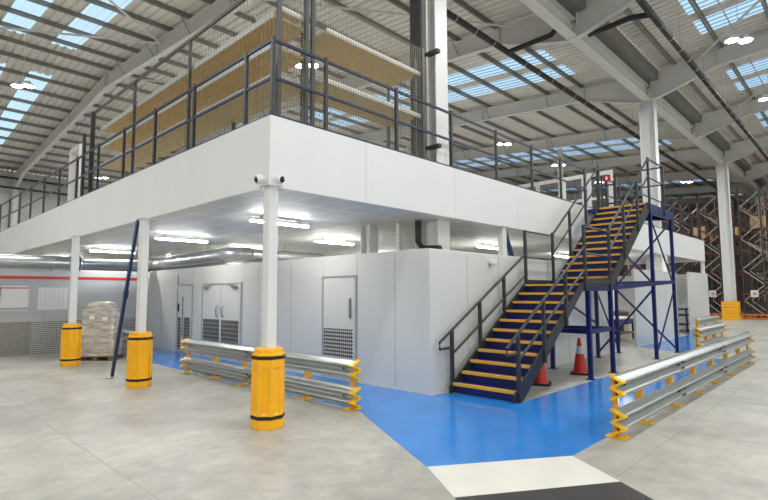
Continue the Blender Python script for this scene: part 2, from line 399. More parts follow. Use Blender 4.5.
# ------------------------------------------------------------------ enclosure (white rooms under the mezzanine)
WX,WY,WH,BY=3.49,-.23,2.76,13.4
mb=MB(); mb.box(WX,WX+.08,WY+.08,BY,0,WH); mb.mat(1)
for y in (5.11,4.27,3.0,1.82,.68,14.0,10.76,9.65,8.96,6.57,5.79,12.1):
    if y<BY: mb.box(WX-.003,WX,y-.006,y+.006,0.05,WH)
struct(mb.build('wall_left',[M['grey_panel'],M['seam']]))
mb=MB(); mb.box(WX,12.8,WY,WY+.08,0,WH); mb.mat(1)
for x in (4.75,6.0,7.2,8.4,9.6,10.8,12.0): mb.box(x-.006,x+.006,WY-.003,WY,0.05,WH)
struct(mb.build('wall_front',[M['grey_panel'],M['seam']]))
mb=MB(); mb.box(15.1,20.5,WY,WY+.08,0,WH); mb.mat(1)
for x in (17.0,18.8): mb.box(x-.006,x+.006,WY-.003,WY,0.05,WH)
struct(mb.build('wall_front',[M['grey_panel'],M['seam']]))
mb=MB(); mb.box(22.5,26.2,WY-.02,WY+.06,0,2.85); mb.box(26.12,26.2,WY+.06,6,0,2.85)
struct(mb.build('wall_front',[M['grey_panel'],M['seam']]))
struct(MB().box(WX+.08,12.8,WY+.08,BY,WH-.02,WH+.05).build('ceiling_enclosure',M['grey_panel']))
struct(MB().box(12.72,12.8,WY+.08,4,0,WH-.02).build('wall_right',M['grey_panel']))
# back wall
mb=MB(); mb.box(-8,WX+.08,BY,BY+.1,0,WH+.02); mb.mat(1)
for x in (-4.6,-2.2,.15,2.5): mb.box(x-.006,x+.006,BY-.003,BY,0.05,WH)
struct(mb.build('wall_back',[M['back_panel'],M['seam']]))
struct(MB().box(-8,WX,BY-.006,BY,2.44,2.54).build('trim_1',M['red_stripe']))
mb=MB(); mb.box(-8,WX,BY-.012,BY,0.02,1.07); o=struct(mb.build('baseboard_back',M['plate_light']))
mb=MB(); mb.box(-8.0,-.15,BY-.016,BY-.012,0.02,1.07); struct(mb.build('baseboard_back',M['plate_dark']))
# notices on the back wall
def notice(x0,x1,z0,z1,label,kind):
    t=thing('wall_notice',label,'notice',(x0,BY-.008,z0)); w=x1-x0; h=z1-z0
    MB().box(0,w,-.012,0,0,h).build('board',M['paper'],t)
    mb=MB()
    if kind==0:
        mb.box(.0,w,-.014,-.012,.02,.11); mb.build('grey_band',M['ink'],t)
        MB().box(0,w,-.014,-.012,h-.09,h-.05).build('red_band',M['paper_red'],t)
    else:
        for k in range(9): mb.box(.06,w-.08,-.014,-.012,.06+k*h/10,.068+k*h/10)
        for k in range(6): mb.box(.06+k*w/6.6,.068+k*w/6.6,-.014,-.012,.06,h-.06)
        mb.build('printed_table',M['ink'],t)
notice(-1.05,-.26,1.42,2.22,'white notice sheet with a red line near its top on the back wall',0)
notice(-1.6,-1.0,1.40,2.20,'white notice cut by the left edge of the photo, on the back wall',1)
notice(-.0,.85,1.44,2.17,'wide white printed sheet on the back wall beside the third column',1)

# doors in the left wall of the enclosure
def leaf(mb,y0,y1,z0,z1): mb.box(WX-.022,WX,y0,y1,z0,z1)
mb=MB(); leaf(mb,1.88,2.95,.06,2.28); d1=struct(mb.build('door_1',M['grey_panel']))
mb=MB(); mb.box(WX-.028,WX,1.82,1.86,.02,2.34); mb.box(WX-.028,WX,2.97,3.01,.02,2.34); mb.box(WX-.028,WX,1.86,2.97,2.30,2.34); mb.build('frame',M['door_line'],d1)
MB().box(WX-.03,WX-.022,1.93,2.93,.12,1.13).build('kick_plate',M['kick'],d1)
mb=MB(); mb.box(WX-.05,WX-.022,1.98,2.04,1.38,1.82); mb.build('door_handle',M['handle'],d1)
mb=MB(); leaf(mb,7.80,8.92,.06,2.2); d2=struct(mb.build('door_2',M['grey_panel']))
MB().box(WX-.022,WX,6.69,7.78,.06,2.2).build('leaf',M['grey_panel'],d2)
mb=MB(); mb.box(WX-.028,WX,6.62,6.67,.02,2.26); mb.box(WX-.028,WX,8.94,8.99,.02,2.26); mb.box(WX-.028,WX,6.67,8.94,2.22,2.26); mb.box(WX-.027,WX-.02,7.78,7.80,.06,2.2); mb.build('frame',M['door_line'],d2)
for a,b in ((6.75,7.73),(7.86,8.87)):
    mb=MB(); mb.box(WX-.028,WX-.022,a,b,.10,1.16)
    for k in range(8): mb.mat(1).box(WX-.036,WX-.028,a+.03,b-.03,.15+k*.125,.18+k*.125)
    mb.build('louvre_panel',[M['louvre'],M['galv']],d2)
for yy in (7.62,7.96):
    mb=MB(); mb.tube([(WX-.03,yy,1.24),(WX-.09,yy,1.30),(WX-.09,yy,1.52),(WX-.03,yy,1.58)],.022,8); mb.build('door_handle',M['handle'],d2)
for yy in (6.95,8.65):
    mb=MB(); mb.box(WX-.09,WX-.022,yy-.13,yy+.13,2.09,2.16); mb.bar((WX-.07,yy,2.18),(WX-.07,yy+(.45 if yy<7.5 else -.4),2.25),.03,.02); mb.build('door_closer',M['handle'],d2)
mb=MB(); leaf(mb,9.72,10.72,.06,2.2); d3=struct(mb.build('door_3',M['grey_panel']))
mb=MB(); mb.box(WX-.028,WX,9.65,9.70,.02,2.26); mb.box(WX-.028,WX,10.74,10.80,.02,2.6); mb.box(WX-.028,WX,9.70,10.74,2.22,2.26); mb.build('frame',M['door_line'],d3)
for a,b in ((9.78,10.22),(10.45,10.68)):
    mb=MB()
    mb.box(WX-.028,WX-.022,a,b,.10,1.16)
    for k in range(10): mb.mat(1).box(WX-.036,WX-.028,a+.02,b-.02,.13+k*.1,.155+k*.1)
    mb.build('louvre_panel',[M['louvre'],M['galv']],d3)
MB().box(WX-.03,WX-.022,10.30,10.36,.5,1.85).build('vision_strip',M['louvre'],d3)
MB().box(WX-.06,WX-.022,10.60,10.64,1.35,1.62).build('door_handle',M['navy'],d3)
# small camera on the front wall
t=thing('wall_sensor','small white sensor box on the enclosure front wall beside the stair','sensor',(5.65,WY-.002,2.55))
mb=MB(); mb.cbox((0,-.03,.08),(.16,.06,.10)); mb.build('bracket',M['white_panel'],t)
mb=MB(); mb.lathe((0,-.09,-.02),[(.02,.14),(.075,.13),(.085,.06),(.07,.02),(.03,0)],16); mb.build('housing',M['white_panel'],t)

# ductwork
t=thing('ventilation_duct','round galvanised spiral duct bending along the soffit above the enclosure','duct',(0,0,0))
def duct_run(pts,r,name='duct_run',ribs=True):
    mb=MB(); mb.tube(pts,r,20)
    if ribs:
        for a,b in zip(pts[:-1],pts[1:]):
            a=Vector(a);b=Vector(b);n=int((b-a).length/.45)
            for k in range(1,n):
                p=a.lerp(b,k/n); u=(b-a).normalized(); mb.tube([p-u*.012,p+u*.012],r+.008,20)
    mb.build(name,M['duct'],t)
duct_run([(-8,12.95,2.96),(1.0,12.95,2.98)],.215)
for x in (.25,.75,1.05): MB().tube([(x-.03,12.95,2.98),(x+.03,12.95,2.98)],.25,20).build('flange_collar',M['duct'],t)
duct_run([(1.0,12.95,2.98),(3.2,12.95,3.02)],.165)
duct_run([(3.2,12.95,3.02),(3.5,12.8,3.04),(3.62,12.4,3.06)],.17,'elbow',False)
duct_run([(3.62,12.4,3.06),(3.62,7.9,3.14)],.195)
duct_run([(3.62,7.9,3.14),(3.68,7.6,3.14),(3.85,7.38,3.14),(4.15,7.3,3.14)],.20,'elbow',False)
duct_run([(4.15,7.3,3.14),(6.9,7.3,3.12)],.17)
for (x,y) in ((-.5,12.95),(2.2,12.95),(3.62,11),(3.62,9),(5.4,7.3)):
    MB().tube([(x,y,3.1),(x,y,ZB+.03)],.008,5).build('hanger',M['handle'],t)

# ------------------------------------------------------------------ crash barriers
PROF=[(0,0)]
for _i in range(17):
    _u=_i/16; _c=(1-math.cos(4*PI*_u))/2; _m=.098*_c**1.15
    PROF.append((_m,.01+.31*_u))
PROF.append((0,.33))   # (out, up)
def w_beam(mb,L0,L1,zb,th=.006,scale=1.0):
    P=[(a*scale,b) for a,b in PROF]; n=len(P)
    # out is -y in local space; beam runs along +x
    outer=[(-p[0],p[1]) for p in P]; inner=[(-p[0]+th,p[1]) for p in P]
    ring=outer+inner[::-1]
    mb.loft([[(xx,q[0],zb+q[1]) for q in ring] for xx in (L0,L1)])
def barrier(loc,rz,Lg,posts,label,splices=(),name='crash_barrier'):
    t=thing(name,label,'crash barrier',loc,rz,'double rail crash barriers')
    for zb in (.05,.50):
        xs=[.10]+list(splices)+[Lg-.10]
        for a,b in zip(xs[:-1],xs[1:]):
            mb=MB(); w_beam(mb,a-(.12 if a!=.10 else 0),b,zb,scale=1.0 if a==.10 else 1.04); o=mb.build('rail',M['galv'],t)
        for a,b in ((0,.12),(Lg-.12,Lg)):
            mb=MB(); mb.smooth=True; w_beam(mb,a,b,zb-.004,.06,1.35); mb.build('end_cap',M['steel_yellow'],t)
        mb=MB()
        for s in list(splices)+[.35,Lg-.35]:
            for dx in (-.05,.05) if s in splices else (0,):
                for dz in (.115,.165,.215) if s in splices else (.165,):
                    out=.10 if dz!=.165 else .03
                    mb.tube([(s+dx,-out+.01,zb+dz),(s+dx,-out-.012,zb+dz)],.014,8)
        mb.build('bolts',M['bolt'],t)
    for px in posts:
        mb=MB(); e_=px==posts[0] or px==posts[-1]; mb.cbox((px,.035 if e_ else .06,.40),(.10,.05 if e_ else .09,.78),0); p=mb.build('post',M['orange_post'],t)
        mb=MB(); mb.cbox((px,.02,.008),(.20,.26,.016)); mb.cbox((px,-.07,.022),(.03,.03,.02)); mb.build('base_plate',M['steel_yellow'],p)
    return t
# barrier 1: runs along Y, rail side faces -X.  local +x -> world -Y : rz=-90deg ; local -y -> world -X
barrier((1.66,6.2,0),-PI/2,6.38,[.15,1.5,2.75,3.85,4.95,6.2],'double rail galvanised crash barrier behind the nearest yellow column guard',(3.05,))
barrier((1.80,11.6,0),-PI/2,2.75,[.2,1.4,2.5],'short crash barrier section between the wrapped pallet and the second column')
barrier((2.86,-3.83,0),0,10.3,[.14,1.2,2.75,4.3,5.8,7.3,8.8,10.0],'long double rail crash barrier with yellow ends, nearest on the right',(3.0,6.4))
barrier((13.85,-2.38,0),0,3.9,[.15,1.4,2.6,3.7],'shorter crash barrier standing behind the far end of the long one',())
barrier((20.3,-.95,0),0,3.8,[.2,1.9,3.6],'farthest crash barrier, beside the grey panel at the mezzanine end')

# ------------------------------------------------------------------ staircase
st=thing('staircase','long straight navy steel stair with yellow nosings and charcoal handrails up to the mezzanine','staircase',(3.9,-1.08,0))
SX,SY=3.9,-1.10; HW=.67
def S(x,y,z): return (x-SX,y-SY,z)
n1=11; rise1=2.12/n1; go1=(6.88-3.96)/(n1-1)      # landing nosing at x=6.72
n2=12; UX0=8.62; zl=2.12; LX=6.88; rise2=(4.53-zl)/n2; go2=.28
def flight(x0,z0,n,rise,go,last=False):
    for k in range(n):
        x=x0+k*go; z=z0+(k+1)*rise
        if k<n-(0 if last else 1):
            mb=MB(); mb.box(x-SX-.02,x-SX+go+.02,-HW,HW,z-.035,z); t_=mb.build('tread',M['navy'],st)
            mb=MB(); mb.box(x-SX-.03,x-SX+.06,-HW+.01,HW-.01,z-.046,z+.006); mb.build('nosing',M['nosing'],t_)
        mb=MB(); mb.box(x-SX+.02,x-SX+.032,-HW,HW,z-rise+.0,z-.035); mb.build('riser',M['navy'],st)
flight(3.96,0,n1,rise1,go1)
flight(UX0,zl,n2,rise2,go2)
# landing
mb=MB(); mb.box(LX-.02-SX,UX0+.03-SX,-HW,HW,zl-.05,zl); mb.build('landing',M['navy'],st)
mb=MB(); mb.box(LX-.03-SX,LX+.05-SX,-HW+.01,HW-.01,zl-.036,zl+.006); mb.build('nosing',M['nosing'],st)
UXT=UX0+(n2-1)*go2
TX=13.3; TE=14.2
mb=MB(); mb.box(UXT-SX,TE-SX,-HW,HW+.38,4.44,4.53); mb.build('top_landing',M['navy'],st)
mb=MB(); mb.box(UXT-SX-.03,UXT-SX+.05,-HW+.01,HW-.01,4.485,4.537); mb.build('nosing',M['nosing'],st)
mb=MB(); mb.box(UXT-SX,TE-SX,-HW-.04,-HW,4.34,4.54); mb.box(TE-SX,TE-SX+.04,-HW-.04,HW+.2,4.34,4.54); mb.box(UXT-SX,TE-SX,HW,HW+.04,4.30,4.44); mb.build('landing_beam',M['navy'],st)
# stringers
def stringer(pts,y,w=.025,h=.26):
    mb=MB()
    for a,b in zip(pts[:-1],pts[1:]): mb.bar(S(a[0],y,a[1]),S(b[0],y,b[1]),w,h)
    return mb
for y in (SY-HW-.02,SY+HW+.02):
    sl1=rise1/go1; sl2=rise2/go2
    # sloped plates cut square to the floor: prism in XZ
    def plate(P,y):
        mb=MB(); n=len(P)
        mb.loft([[S(p[0],y-.014,p[1]) for p in P],[S(p[0],y+.014,p[1]) for p in P]]); return mb
    mb=plate([(3.84,0),(4.14,0),(6.76,zl-.30+.10),(UX0,zl-.20),(UX0+.12,zl-.20),(UXT+.1,4.28),(UXT+.1,4.54),(UXT-.05,4.54),(UX0-.06,zl+.10),(6.66,zl+.05),(3.84,.16)],y) if False else None
    a=MB(); P=[(3.86,0.0),(4.16,0.0),(LX+.12,zl-.10),(LX+.12,zl+.04),(LX-.02,zl+.02),(3.86,.13)]
    a.loft([[S(p[0],y-.014,p[1]) for p in P],[S(p[0],y+.014,p[1]) for p in P]]); a.build('stringer',M['dark_steel'],st)
    a=MB(); a.box(LX+.12-SX,UX0-SX-.08,y-SY-.014,y-SY+.014,zl-.06,zl+.06); a.build('stringer',M['dark_steel'],st)
    a=MB(); P=[(UX0-.08,zl-.06),(UX0+.12,zl-.06),(UXT+.14,4.28),(UXT+.14,4.52),(UXT-.06,4.52),(UX0-.08,zl+.10)]
    a.loft([[S(p[0],y-.014,p[1]) for p in P],[S(p[0],y+.014,p[1]) for p in P]]); a.build('stringer',M['dark_steel'],st)
# handrails
RH=1.05; rw=.045
def hr(pts,y,name='handrail',m='dark_steel',r=.028):
    mb=MB(); mb.tube([S(p[0],y,p[1]) for p in pts],r,8); mb.build(name,M[m],st)
def post(x,y,z0,z1,name='baluster_post',w=.065):
    mb=MB(); mb.box(x-SX-w/2,x-SX+w/2,y-SY-.03,y-SY+.03,z0,z1); mb.build(name,M['dark_steel'],st)
def zs(x):  # nosing line
    if x<LX: return (x-3.96)*sl1+rise1
    if x<UX0: return zl
    return min(4.53,zl+(x-UX0)*sl2+rise2)
for side,y in (('L',SY+HW+.05),('R',SY-HW-.05)):
    x0=3.61; zt1=2.86 if side=='L' else 2.95; LP0,LP1=7.03,8.5
    za_=1.20; s_=(zt1-za_)/(LP0-4.0)
    hr([(x0,.86),(x0,za_+s_*(x0-4.0)),(4.0,za_),(LP0,zt1)],y)
    hr([(x0,.86),(4.0,.86)],y,'handrail_return')
    hr([(4.0,za_-.47),(LP0,zt1-.5)],y,'mid_rail',r=.024)
    for x in (4.0,5.0,6.0): post(x,y,max(0.0,zs(x)-.28),za_+s_*(x-4.0))
    if side=='R':
        hr([(LP0,3.40),(LP1,3.40)],y); hr([(LP0,2.80),(LP1,2.80)],y,'mid_rail',r=.024)
    else:
        for z in (3.42,2.78): hr([(LP0,z),(LP1,z)],y,'guard_rail',r=.022)
    mb=MB(); mb.box(LP0-SX,LP1-SX,y-SY-.02,y-SY+.0,zl+.0,zl+.12); mb.build('toe_board',M['dark_steel'],st)
    post(LP0,y,zl-.15,3.44); post(LP1,y,zl-.15,3.50)
    xa,xb=LP1,11.85; za=3.44; s2=(5.86-3.44)/(xb-xa)
    hr([(xa,za),(xb,za+s2*(xb-xa))],y); hr([(xa,za-.5),(xb,za-.5+s2*(xb-xa))],y,'mid_rail',r=.024)
    for x in (9.6,10.75): post(x,y,zs(x)-.25,za+s2*(x-xa))
    post(xb,y,4.3,5.90)
    if side=='R':
        hr([(xb,5.86),(TX,5.86)],y); hr([(xb,5.30),(TX,5.30)],y,'mid_rail',r=.024)
for yy in (SY-HW-.05,SY+HW+.05):
    post(TX,yy,4.3,5.90)
mb=MB(); mb.bar(S(TX,SY-HW-.02,5.86),S(TX,SY+HW+.02,5.86),.045); mb.build('guard_rail',M['dark_steel'],st); mb=MB(); mb.bar(S(TX,SY-HW-.02,5.3),S(TX,SY+HW+.02,5.3),.04); mb.build('mid_rail',M['dark_steel'],st)
# support legs with cross bracing
def leg(x,y,z1,w=.09):
    mb=MB(); mb.box(x-SX-w/2,x-SX+w/2,y-SY-w/2,y-SY+w/2,.012,z1); l=mb.build('leg',M['navy'],st)
    mb=MB(); mb.cbox((x-SX,y-SY,.006),(.18,.18,.012)); mb.build('foot_plate',M['navy'],l)
YF,YR=SY-HW+.0,SY+HW+.02
for x,z1 in ((7.25,zl-.05),(8.6,zl-.05),(12.0,4.34),(14.12,4.34)): leg(x,YF,z1)
for x,z1 in ((7.25,zl-.05),(8.25,zl-.05),(11.2,4.0),(12.85,4.34)): leg(x,YR,z1)
def beam(a,b,w=.08,name='cross_beam'): mb=MB(); mb.bar(S(*a),S(*b),w,.1); mb.build(name,M['navy'],st)
beam((7.0,YF,zl-.11),(8.6,YF,zl-.11)); beam((8.6,YF,zl-.09),(14.12,YF,zl+.13)); beam((7.0,YR,zl-.11),(12.85,YR,zl+.1)); beam((8.6,YF,zl-.11),(8.25,YR,zl-.11))
beam((7.25,YF,1.05),(8.6,YF,1.05),.06); beam((8.6,YF,1.05),(8.25,YR,1.05),.06); beam((7.25,YF,1.05),(7.25,YR,1.05),.06)
beam((14.12,YF,zl+.13),(12.85,YR,zl+.1),.06); beam((12.0,YF,4.3),(14.12,YF,4.3),.08); beam((12.85,YR,4.3),(14.12,YF,4.3),.06)
def xb(a,b,name='cross_brace'): mb=MB(); mb.bar(S(*a),S(*b),.03,.055); mb.build(name,M['navy'],st)
xb((12.85,YR,zl-.1),(14.12,YF,.1)); xb((12.0,YF,zl-.1),(11.2,YR,.15)); xb((14.12,YF,zl-.1),(12.0,YF,.1)); xb((11.2,YR,zl-.1),(12.85,YR,.15))
xb((14.12,YF,4.2),(12.85,YR,zl)); xb((9.8,YF,2.9),(12.0,YF,zl+.05)); xb((12.0,YF,4.15),(14.12,YF,zl)); xb((8.25,YR,zl-.15),(11.2,YR,1.0))

# traffic cones
def cone(loc,label):
    t=thing('traffic_cone',label,'traffic cone',loc,.4,'traffic cones under the stairs')
    mb=MB(); mb.cbox((0,0,.02),(.44,.44,.04),0,.05); mb.build('base',M['rubber'],t)
    H=.84
    def rr(z): return .165-(.165-.025)*(z/H)
    mb=MB(); mb.lathe((0,0,.04),[(.18,0),(.17,.02),(rr(.03),.03),(rr(.44),.44)],24); mb.build('body',M['cone_red'],t)
    mb=MB(); mb.lathe((0,0,.04),[(rr(.44)+.002,.44),(rr(.62)+.002,.62)],24); mb.build('reflective_band',M['cone_white'],t)
    mb=MB(); mb.lathe((0,0,.04),[(rr(.62),.62),(rr(.80),.80),(.02,.815)],24); mb.build('tip',M['cone_red'],t)
    return t
cone((5.95,-1.2,0),'red and white traffic cone half hidden by the stair stringer')
cone((7.87,-1.25,0),'red and white traffic cone standing clear beside the blue stair leg')

# wrapped pallet
t=thing('wrapped_pallet','stretch wrapped stack of goods on a wooden pallet beside the farthest yellow guard','pallet load',(1.03,10.36,0),math.radians(-46)); t.scale=(1.2,1.0,1.0)
mb=MB()
for yy in (-.28,0,.28): mb.box(-.42,.42,yy-.05,yy+.05,0,.02)
for xx in (-.37,0,.37):
    for yy in (-.28,0,.28): mb.box(xx-.05,xx+.05,yy-.05,yy+.05,.02,.10)
for k in range(5): mb.box(-.42,.42,-.33+k*.14,-.33+k*.14+.10,.10,.13)
mb.build('pallet',M['wood'],t)
mb=MB(); random.seed(3)
rings=[]
for i in range(15):
    z=.13+i*.1; k=1+random.uniform(-.025,.02); b=.04
    a_,b_=.40*k,.31*k
    pts=[]
    for (sx_,sy_) in ((-1,-1),(1,-1),(1,1),(-1,1)):
        pts.append((sx_*a_+random.uniform(-.01,.01),sy_*(b_-.05)) if sx_*sy_>0 else (sx_*(a_-.05),sy_*b_))
        pts.append((sx_*(a_-.05),sy_*b_) if sx_*sy_>0 else (sx_*a_+random.uniform(-.01,.01),sy_*(b_-.05)))
        
    rings.append([(p[0],p[1],z) for p in pts])
mb.loft(rings); mb.build('wrapped_goods',M['wrap'],t)
mb=MB(); mb.loft([[(x,y,1.53+z) for x,y in ((-.3,-.2),(.22,-.22),(.24,.2),(-.28,.22))] if False else [(x*k,y*k,1.53+z) for x,y in ((-.3,-.2),(.22,-.22),(.24,.2),(-.28,.22))] for k,z in ((1,0),(1.02,.08),(.9,.15),(.5,.2))]); mb.build('loose_film',M['wrap'],t)
for (xx,zz) in ((-.12,1.25),(.2,1.22)):
    MB().box(xx-.06,xx+.06,-.325,-.318,zz-.05,zz+.05).build('carton_label',M['paper'],t)

# ------------------------------------------------------------------ mezzanine guard rails
def guard_run(name,label,pts_along,axis,fixed,z0,zt_):
    t=thing(name,label,'guard rail')
    def P(a,z): return (a,fixed,z) if axis=='x' else (fixed,a,z)
    for a in pts_along:
        mb=MB(); mb.cbox((P(a,0)[0],P(a,0)[1],(z0+zt_)/2),(.055,.055,zt_-z0)); mb.build('post',M['dark_steel'],t)
    a0,a1=pts_along[0],pts_along[-1]
    if axis=='y': a0=.09
    for z,n,h in ((zt_-.06,'top_rail',.045),(z0+.64,'mid_rail',.04)):
        mb=MB(); mb.bar(P(a0,z),P(a1,z),.04,h); mb.build(n,M['navy_rail'],t)
    return t
guard_run('mezzanine_guard_rail','charcoal guard rail along the right edge of the mezzanine above the white fascia',[.09,1.15,2.92,4.7,6.55,8.35,10.12,11.86],'x',.09,ZT,5.93)
guard_run('mezzanine_guard_rail','charcoal guard rail along the left edge of the mezzanine above the white fascia',[.86,2.72,4.54,6.37,8.22,10.05,11.9,13.75,15.6,17.4,19.3,21.2,23.1,25,26.9,28.8,30.7,34.4,38,41.5],'y',.09,ZT,5.93)
guard_run('mezzanine_guard_rail','charcoal guard rail on the mezzanine edge beyond the stair top',[13.3,15,16.7,18.4,20.1,21.8,23.5,25.2,26.9],'x',.09,ZT,5.9)
t=thing('edge_post','tall dark post on the mezzanine edge beside the shelving end','post',(.3,9.6,4.5))
MB().cbox((0,0,1.35),(.08,.08,2.7)).build('shaft',M['dark_steel'],t)
t=thing('edge_post','dark post left of the shelving end post on the mezzanine','post',(.3,10.3,4.5))
MB().cbox((0,0,1.05),(.08,.08,2.3)).build('shaft',M['dark_steel'],t)
# pale door frame on mezzanine
t=thing('steel_door_frame','pale grey steel goods gate frame on the mezzanine left of the shelving','gate frame',(.7,12.05,4.5))
for yy in (0,.95): MB().cbox((0,yy,1.1),(.16,.16,2.2)).build('jamb',M['beam_grey'],t)
MB().box(-.08,.08,-.08,1.03,2.2,2.34).build('head_beam',M['beam_grey'],t)

# ------------------------------------------------------------------ shelving and mesh on the mezzanine
sh=thing('mezzanine_shelving','long chipboard shelving along the left edge of the mezzanine behind the guard rail','shelving',(.5,.7,4.5))
def shelf(parent,o,x0,x1,y0,y1,z,bm,front,name='shelf_board'):
    mb=MB(); mb.box(x0-o[0],x1-o[0],y0-o[1],y1-o[1],z-o[2]-.02,z-o[2]); s_=mb.build(name,M['chipboard'],parent)
    mb=MB()
    if front=='x': mb.box(x0-o[0]-.035,x0-o[0],y0-o[1],y1-o[1],z-o[2]-.055,z-o[2]+.055)
    else: mb.box(x0-o[0],x1-o[0],y0-o[1]-.035,y0-o[1],z-o[2]-.035,z-o[2]+.045)
    mb.build('edge_beam',M[bm],s_)
o=(.5,.7,4.5)
for z in (6.68,6.15,5.58): shelf(sh,o,.5,1.22,.72,9.42,z,'beam_grey','x')
for yy in (.8,3.2,5.3,7.4,9.38):
    for xx in (1.2,):
        mb=MB(); mb.cbox((xx-.5,yy-.7,1.25),(.06,.06,2.5)); mb.build('upright',M['rack_grey'],sh)
for yy in (.8,3.2,5.3,7.4,9.38):
    for z in (5.2,5.75,6.3):
        mb=MB(); mb.tube([(.02,yy-.7,z-4.5),(.7,yy-.7,z-4.5+.05)],.012,6); mb.build('side_tie',M['beam_grey'],sh)
sh2=thing('mezzanine_shelving','chipboard shelving with white edge beams along the right edge of the mezzanine','shelving',(1.5,.5,4.5))
o=(1.5,.5,4.5)
for z in (6.72,5.77): shelf(sh2,o,1.5,4.15,.52,1.45,z,'beam_white','y')
for z in (6.72,): shelf(sh2,o,.52,1.0,.52,.71,z,'beam_white','y')
for xx in (4.1,):
    for yy in (.6,1.42): mb=MB(); mb.cbox((xx-1.5,yy-.5,1.3),(.05,.05,2.6)); mb.build('upright',M['rack_grey'],sh2)
mb=MB(); mb.bar((.06,.9,.35),(.9,.9,1.1),.03,.03); mb.bar((1.3,.12,.15),(2.4,.12,.55),.02); mb.build('tie_bar',M['beam_white'],sh2)
# mesh cage
cg=thing('mesh_screen','tall square wire mesh screen wrapped around the mezzanine shelving corner','mesh screen',(.42,.42,4.5))
zt2=7.28-4.5
mb=MB(); 
for xx,w in ((.0,.075),(.56,.07),(.70,.07),(3.72,.07)):
    p=MB(); p.box(xx-w/2,xx+w/2,-.03,.03,0.0,zt2); p.build('post',M['rack_grey'],cg)
for yy in (3.25,6.3,9.45):
    p=MB(); p.box(-.03,.03,yy-.03,yy+.03,0.0,zt2); p.build('post',M['rack_grey'],cg)
p=MB(); p.bar((0,0,zt2),(0,9.48,zt2),.05,.06); p.build('top_rail',M['rack_grey'],cg)
w=MB(); r_w=.0028
def wire(a,b): w.bar(a,b,r_w*2,r_w*2)
x=.05
while x<3.7:
    wire((x,0,.0),(x,0,zt2)); x+=.0625
z=.1
while z<zt2: wire((.03,0,z),(3.7,0,z)); z+=.0625
w.build('mesh_panel',M['mesh'],cg)
w=MB(); y=.05
while y<9.4:
    wire((0,y,.0),(0,y,zt2)); y+=.12
z=.1
while z<zt2: wire((0,.03,z),(0,9.4,z)); z+=.6
w.build('mesh_panel',M['mesh'],cg)

# cage partition across the mezzanine beyond the stair top
cp=thing('cage_partition','white framed mesh cage partition on the mezzanine behind the stair top','partition',(15.0,.32,4.5))
for k in range(10):
    w_=.95; y0=k*1.0; white=k in (0,1,5,6); cm=M['white_panel'] if white else M['beam_grey']; b_=.15 if white else .05
    mb=MB(); mb.box(-.025,.025,y0,y0+b_,0,1.95); mb.box(-.025,.025,y0+w_-b_,y0+w_,0,1.95); mb.box(-.025,.025,y0+b_,y0+w_-b_,1.80,1.95); mb.box(-.025,.025,y0+b_,y0+w_-b_,.9,1.0); mb.box(-.025,.025,y0+b_,y0+w_-b_,0,.25 if white else .06); mb.build('panel_frame',cm,cp)
    w=MB(); r_w=.006; q=y0+b_+.06
    while q<y0+w_-b_: wire((0,q,.05),(0,q,1.85)); q+=.09
    w.build('mesh_panel',M['rack_grey'],cp)
t=thing('stair_gate','charcoal steel gate posts with a red sign at the top of the stairs','gate',(13.6,.0,4.53))
for yy in (-.22,.05,.35): MB().cbox((0,yy,.6 if yy<.3 else .85),(.07,.07,1.2 if yy<.3 else 1.7)).build('gate_post',M['dark_steel'],t)
mb=MB(); mb.box(-.02,.02,-.19,.32,1.05,1.10); mb.box(-.02,.02,-.19,.32,.4,.45); mb.build('gate_bar',M['dark_steel'],t)
sg=MB().box(-.07,-.05,-.12,.12,1.18,1.42).build('sign_plate',M['red_sign'],t)
MB().box(-.075,-.07,-.03,.04,1.25,1.36).build('sign_symbol',M['paper'],sg)

# ------------------------------------------------------------------ roof structure
V0=.75; XB=[4.7+8.2*k for k in range(-2,8)]; SLP=.078; ZV=11.40; DR=.70; DYR=22.2; DYE=44.6
def zb_(dy): dy=abs(dy); return ZV+SLP*dy if dy<=DYR else ZV+SLP*(2*DYR-dy)
def rafter_pts(s):
    # bottom line with haunches at valley and eave, in (dy,z)
    bot=[(.20,10.85),(.6,10.93),(2.9,11.66),(DYR,zb_(DYR)),(DYE-3.0,zb_(DYE-3.0)),(DYE-.3,10.75)]
    top=[(.20,zb_(0)+DR+.017),(DYR,zb_(DYR)+DR),(DYE-.3,zb_(DYE-.3)+DR)]
    return bot,top
def rafter(X,s,label):
    bot,top=rafter_pts(s); t=thing('roof_rafter',label,'rafter',(X,V0,0),0,'roof rafters')
    def tz(dy):
        for (a,za),(b,zb2) in zip(top[:-1],top[1:]):
            if dy<=b: return za+(zb2-za)*(dy-a)/(b-a)
        return top[-1][1]
    mb=MB(); st_=sorted(set([p[0] for p in bot]+[p[0] for p in top]))
    def bz(dy):
        for (a,za),(b,zb2) in zip(bot[:-1],bot[1:]):
            if dy<=b: return za+(zb2-za)*(dy-a)/(b-a)
        return bot[-1][1]
    mb.loft([[(-.01,s*d,bz(d)),(.01,s*d,bz(d)),(.01,s*d,tz(d)),(-.01,s*d,tz(d))] for d in st_])
    mb.build('web',M['roof_steel'],t)
    mb=MB(); mb.loft([[(-.12,s*d,bz(d)-.02),(.12,s*d,bz(d)-.02),(.12,s*d,bz(d)),(-.12,s*d,bz(d))] for d in st_]); mb.build('bottom_flange',M['roof_steel'],t)
    mb=MB(); mb.loft([[(-.12,s*d,tz(d)-.02),(.12,s*d,tz(d)-.02),(.12,s*d,tz(d)),(-.12,s*d,tz(d))] for d in st_]); mb.build('top_flange',M['roof_steel'],t)
    for d in (.21,2.9,9,15.5,DYR,29,36): MB().box(-.11,.11,s*d-.01,s*d+.01,bz(d),tz(d)-.02).build('stiffener',M['roof_steel'],t)
    return t
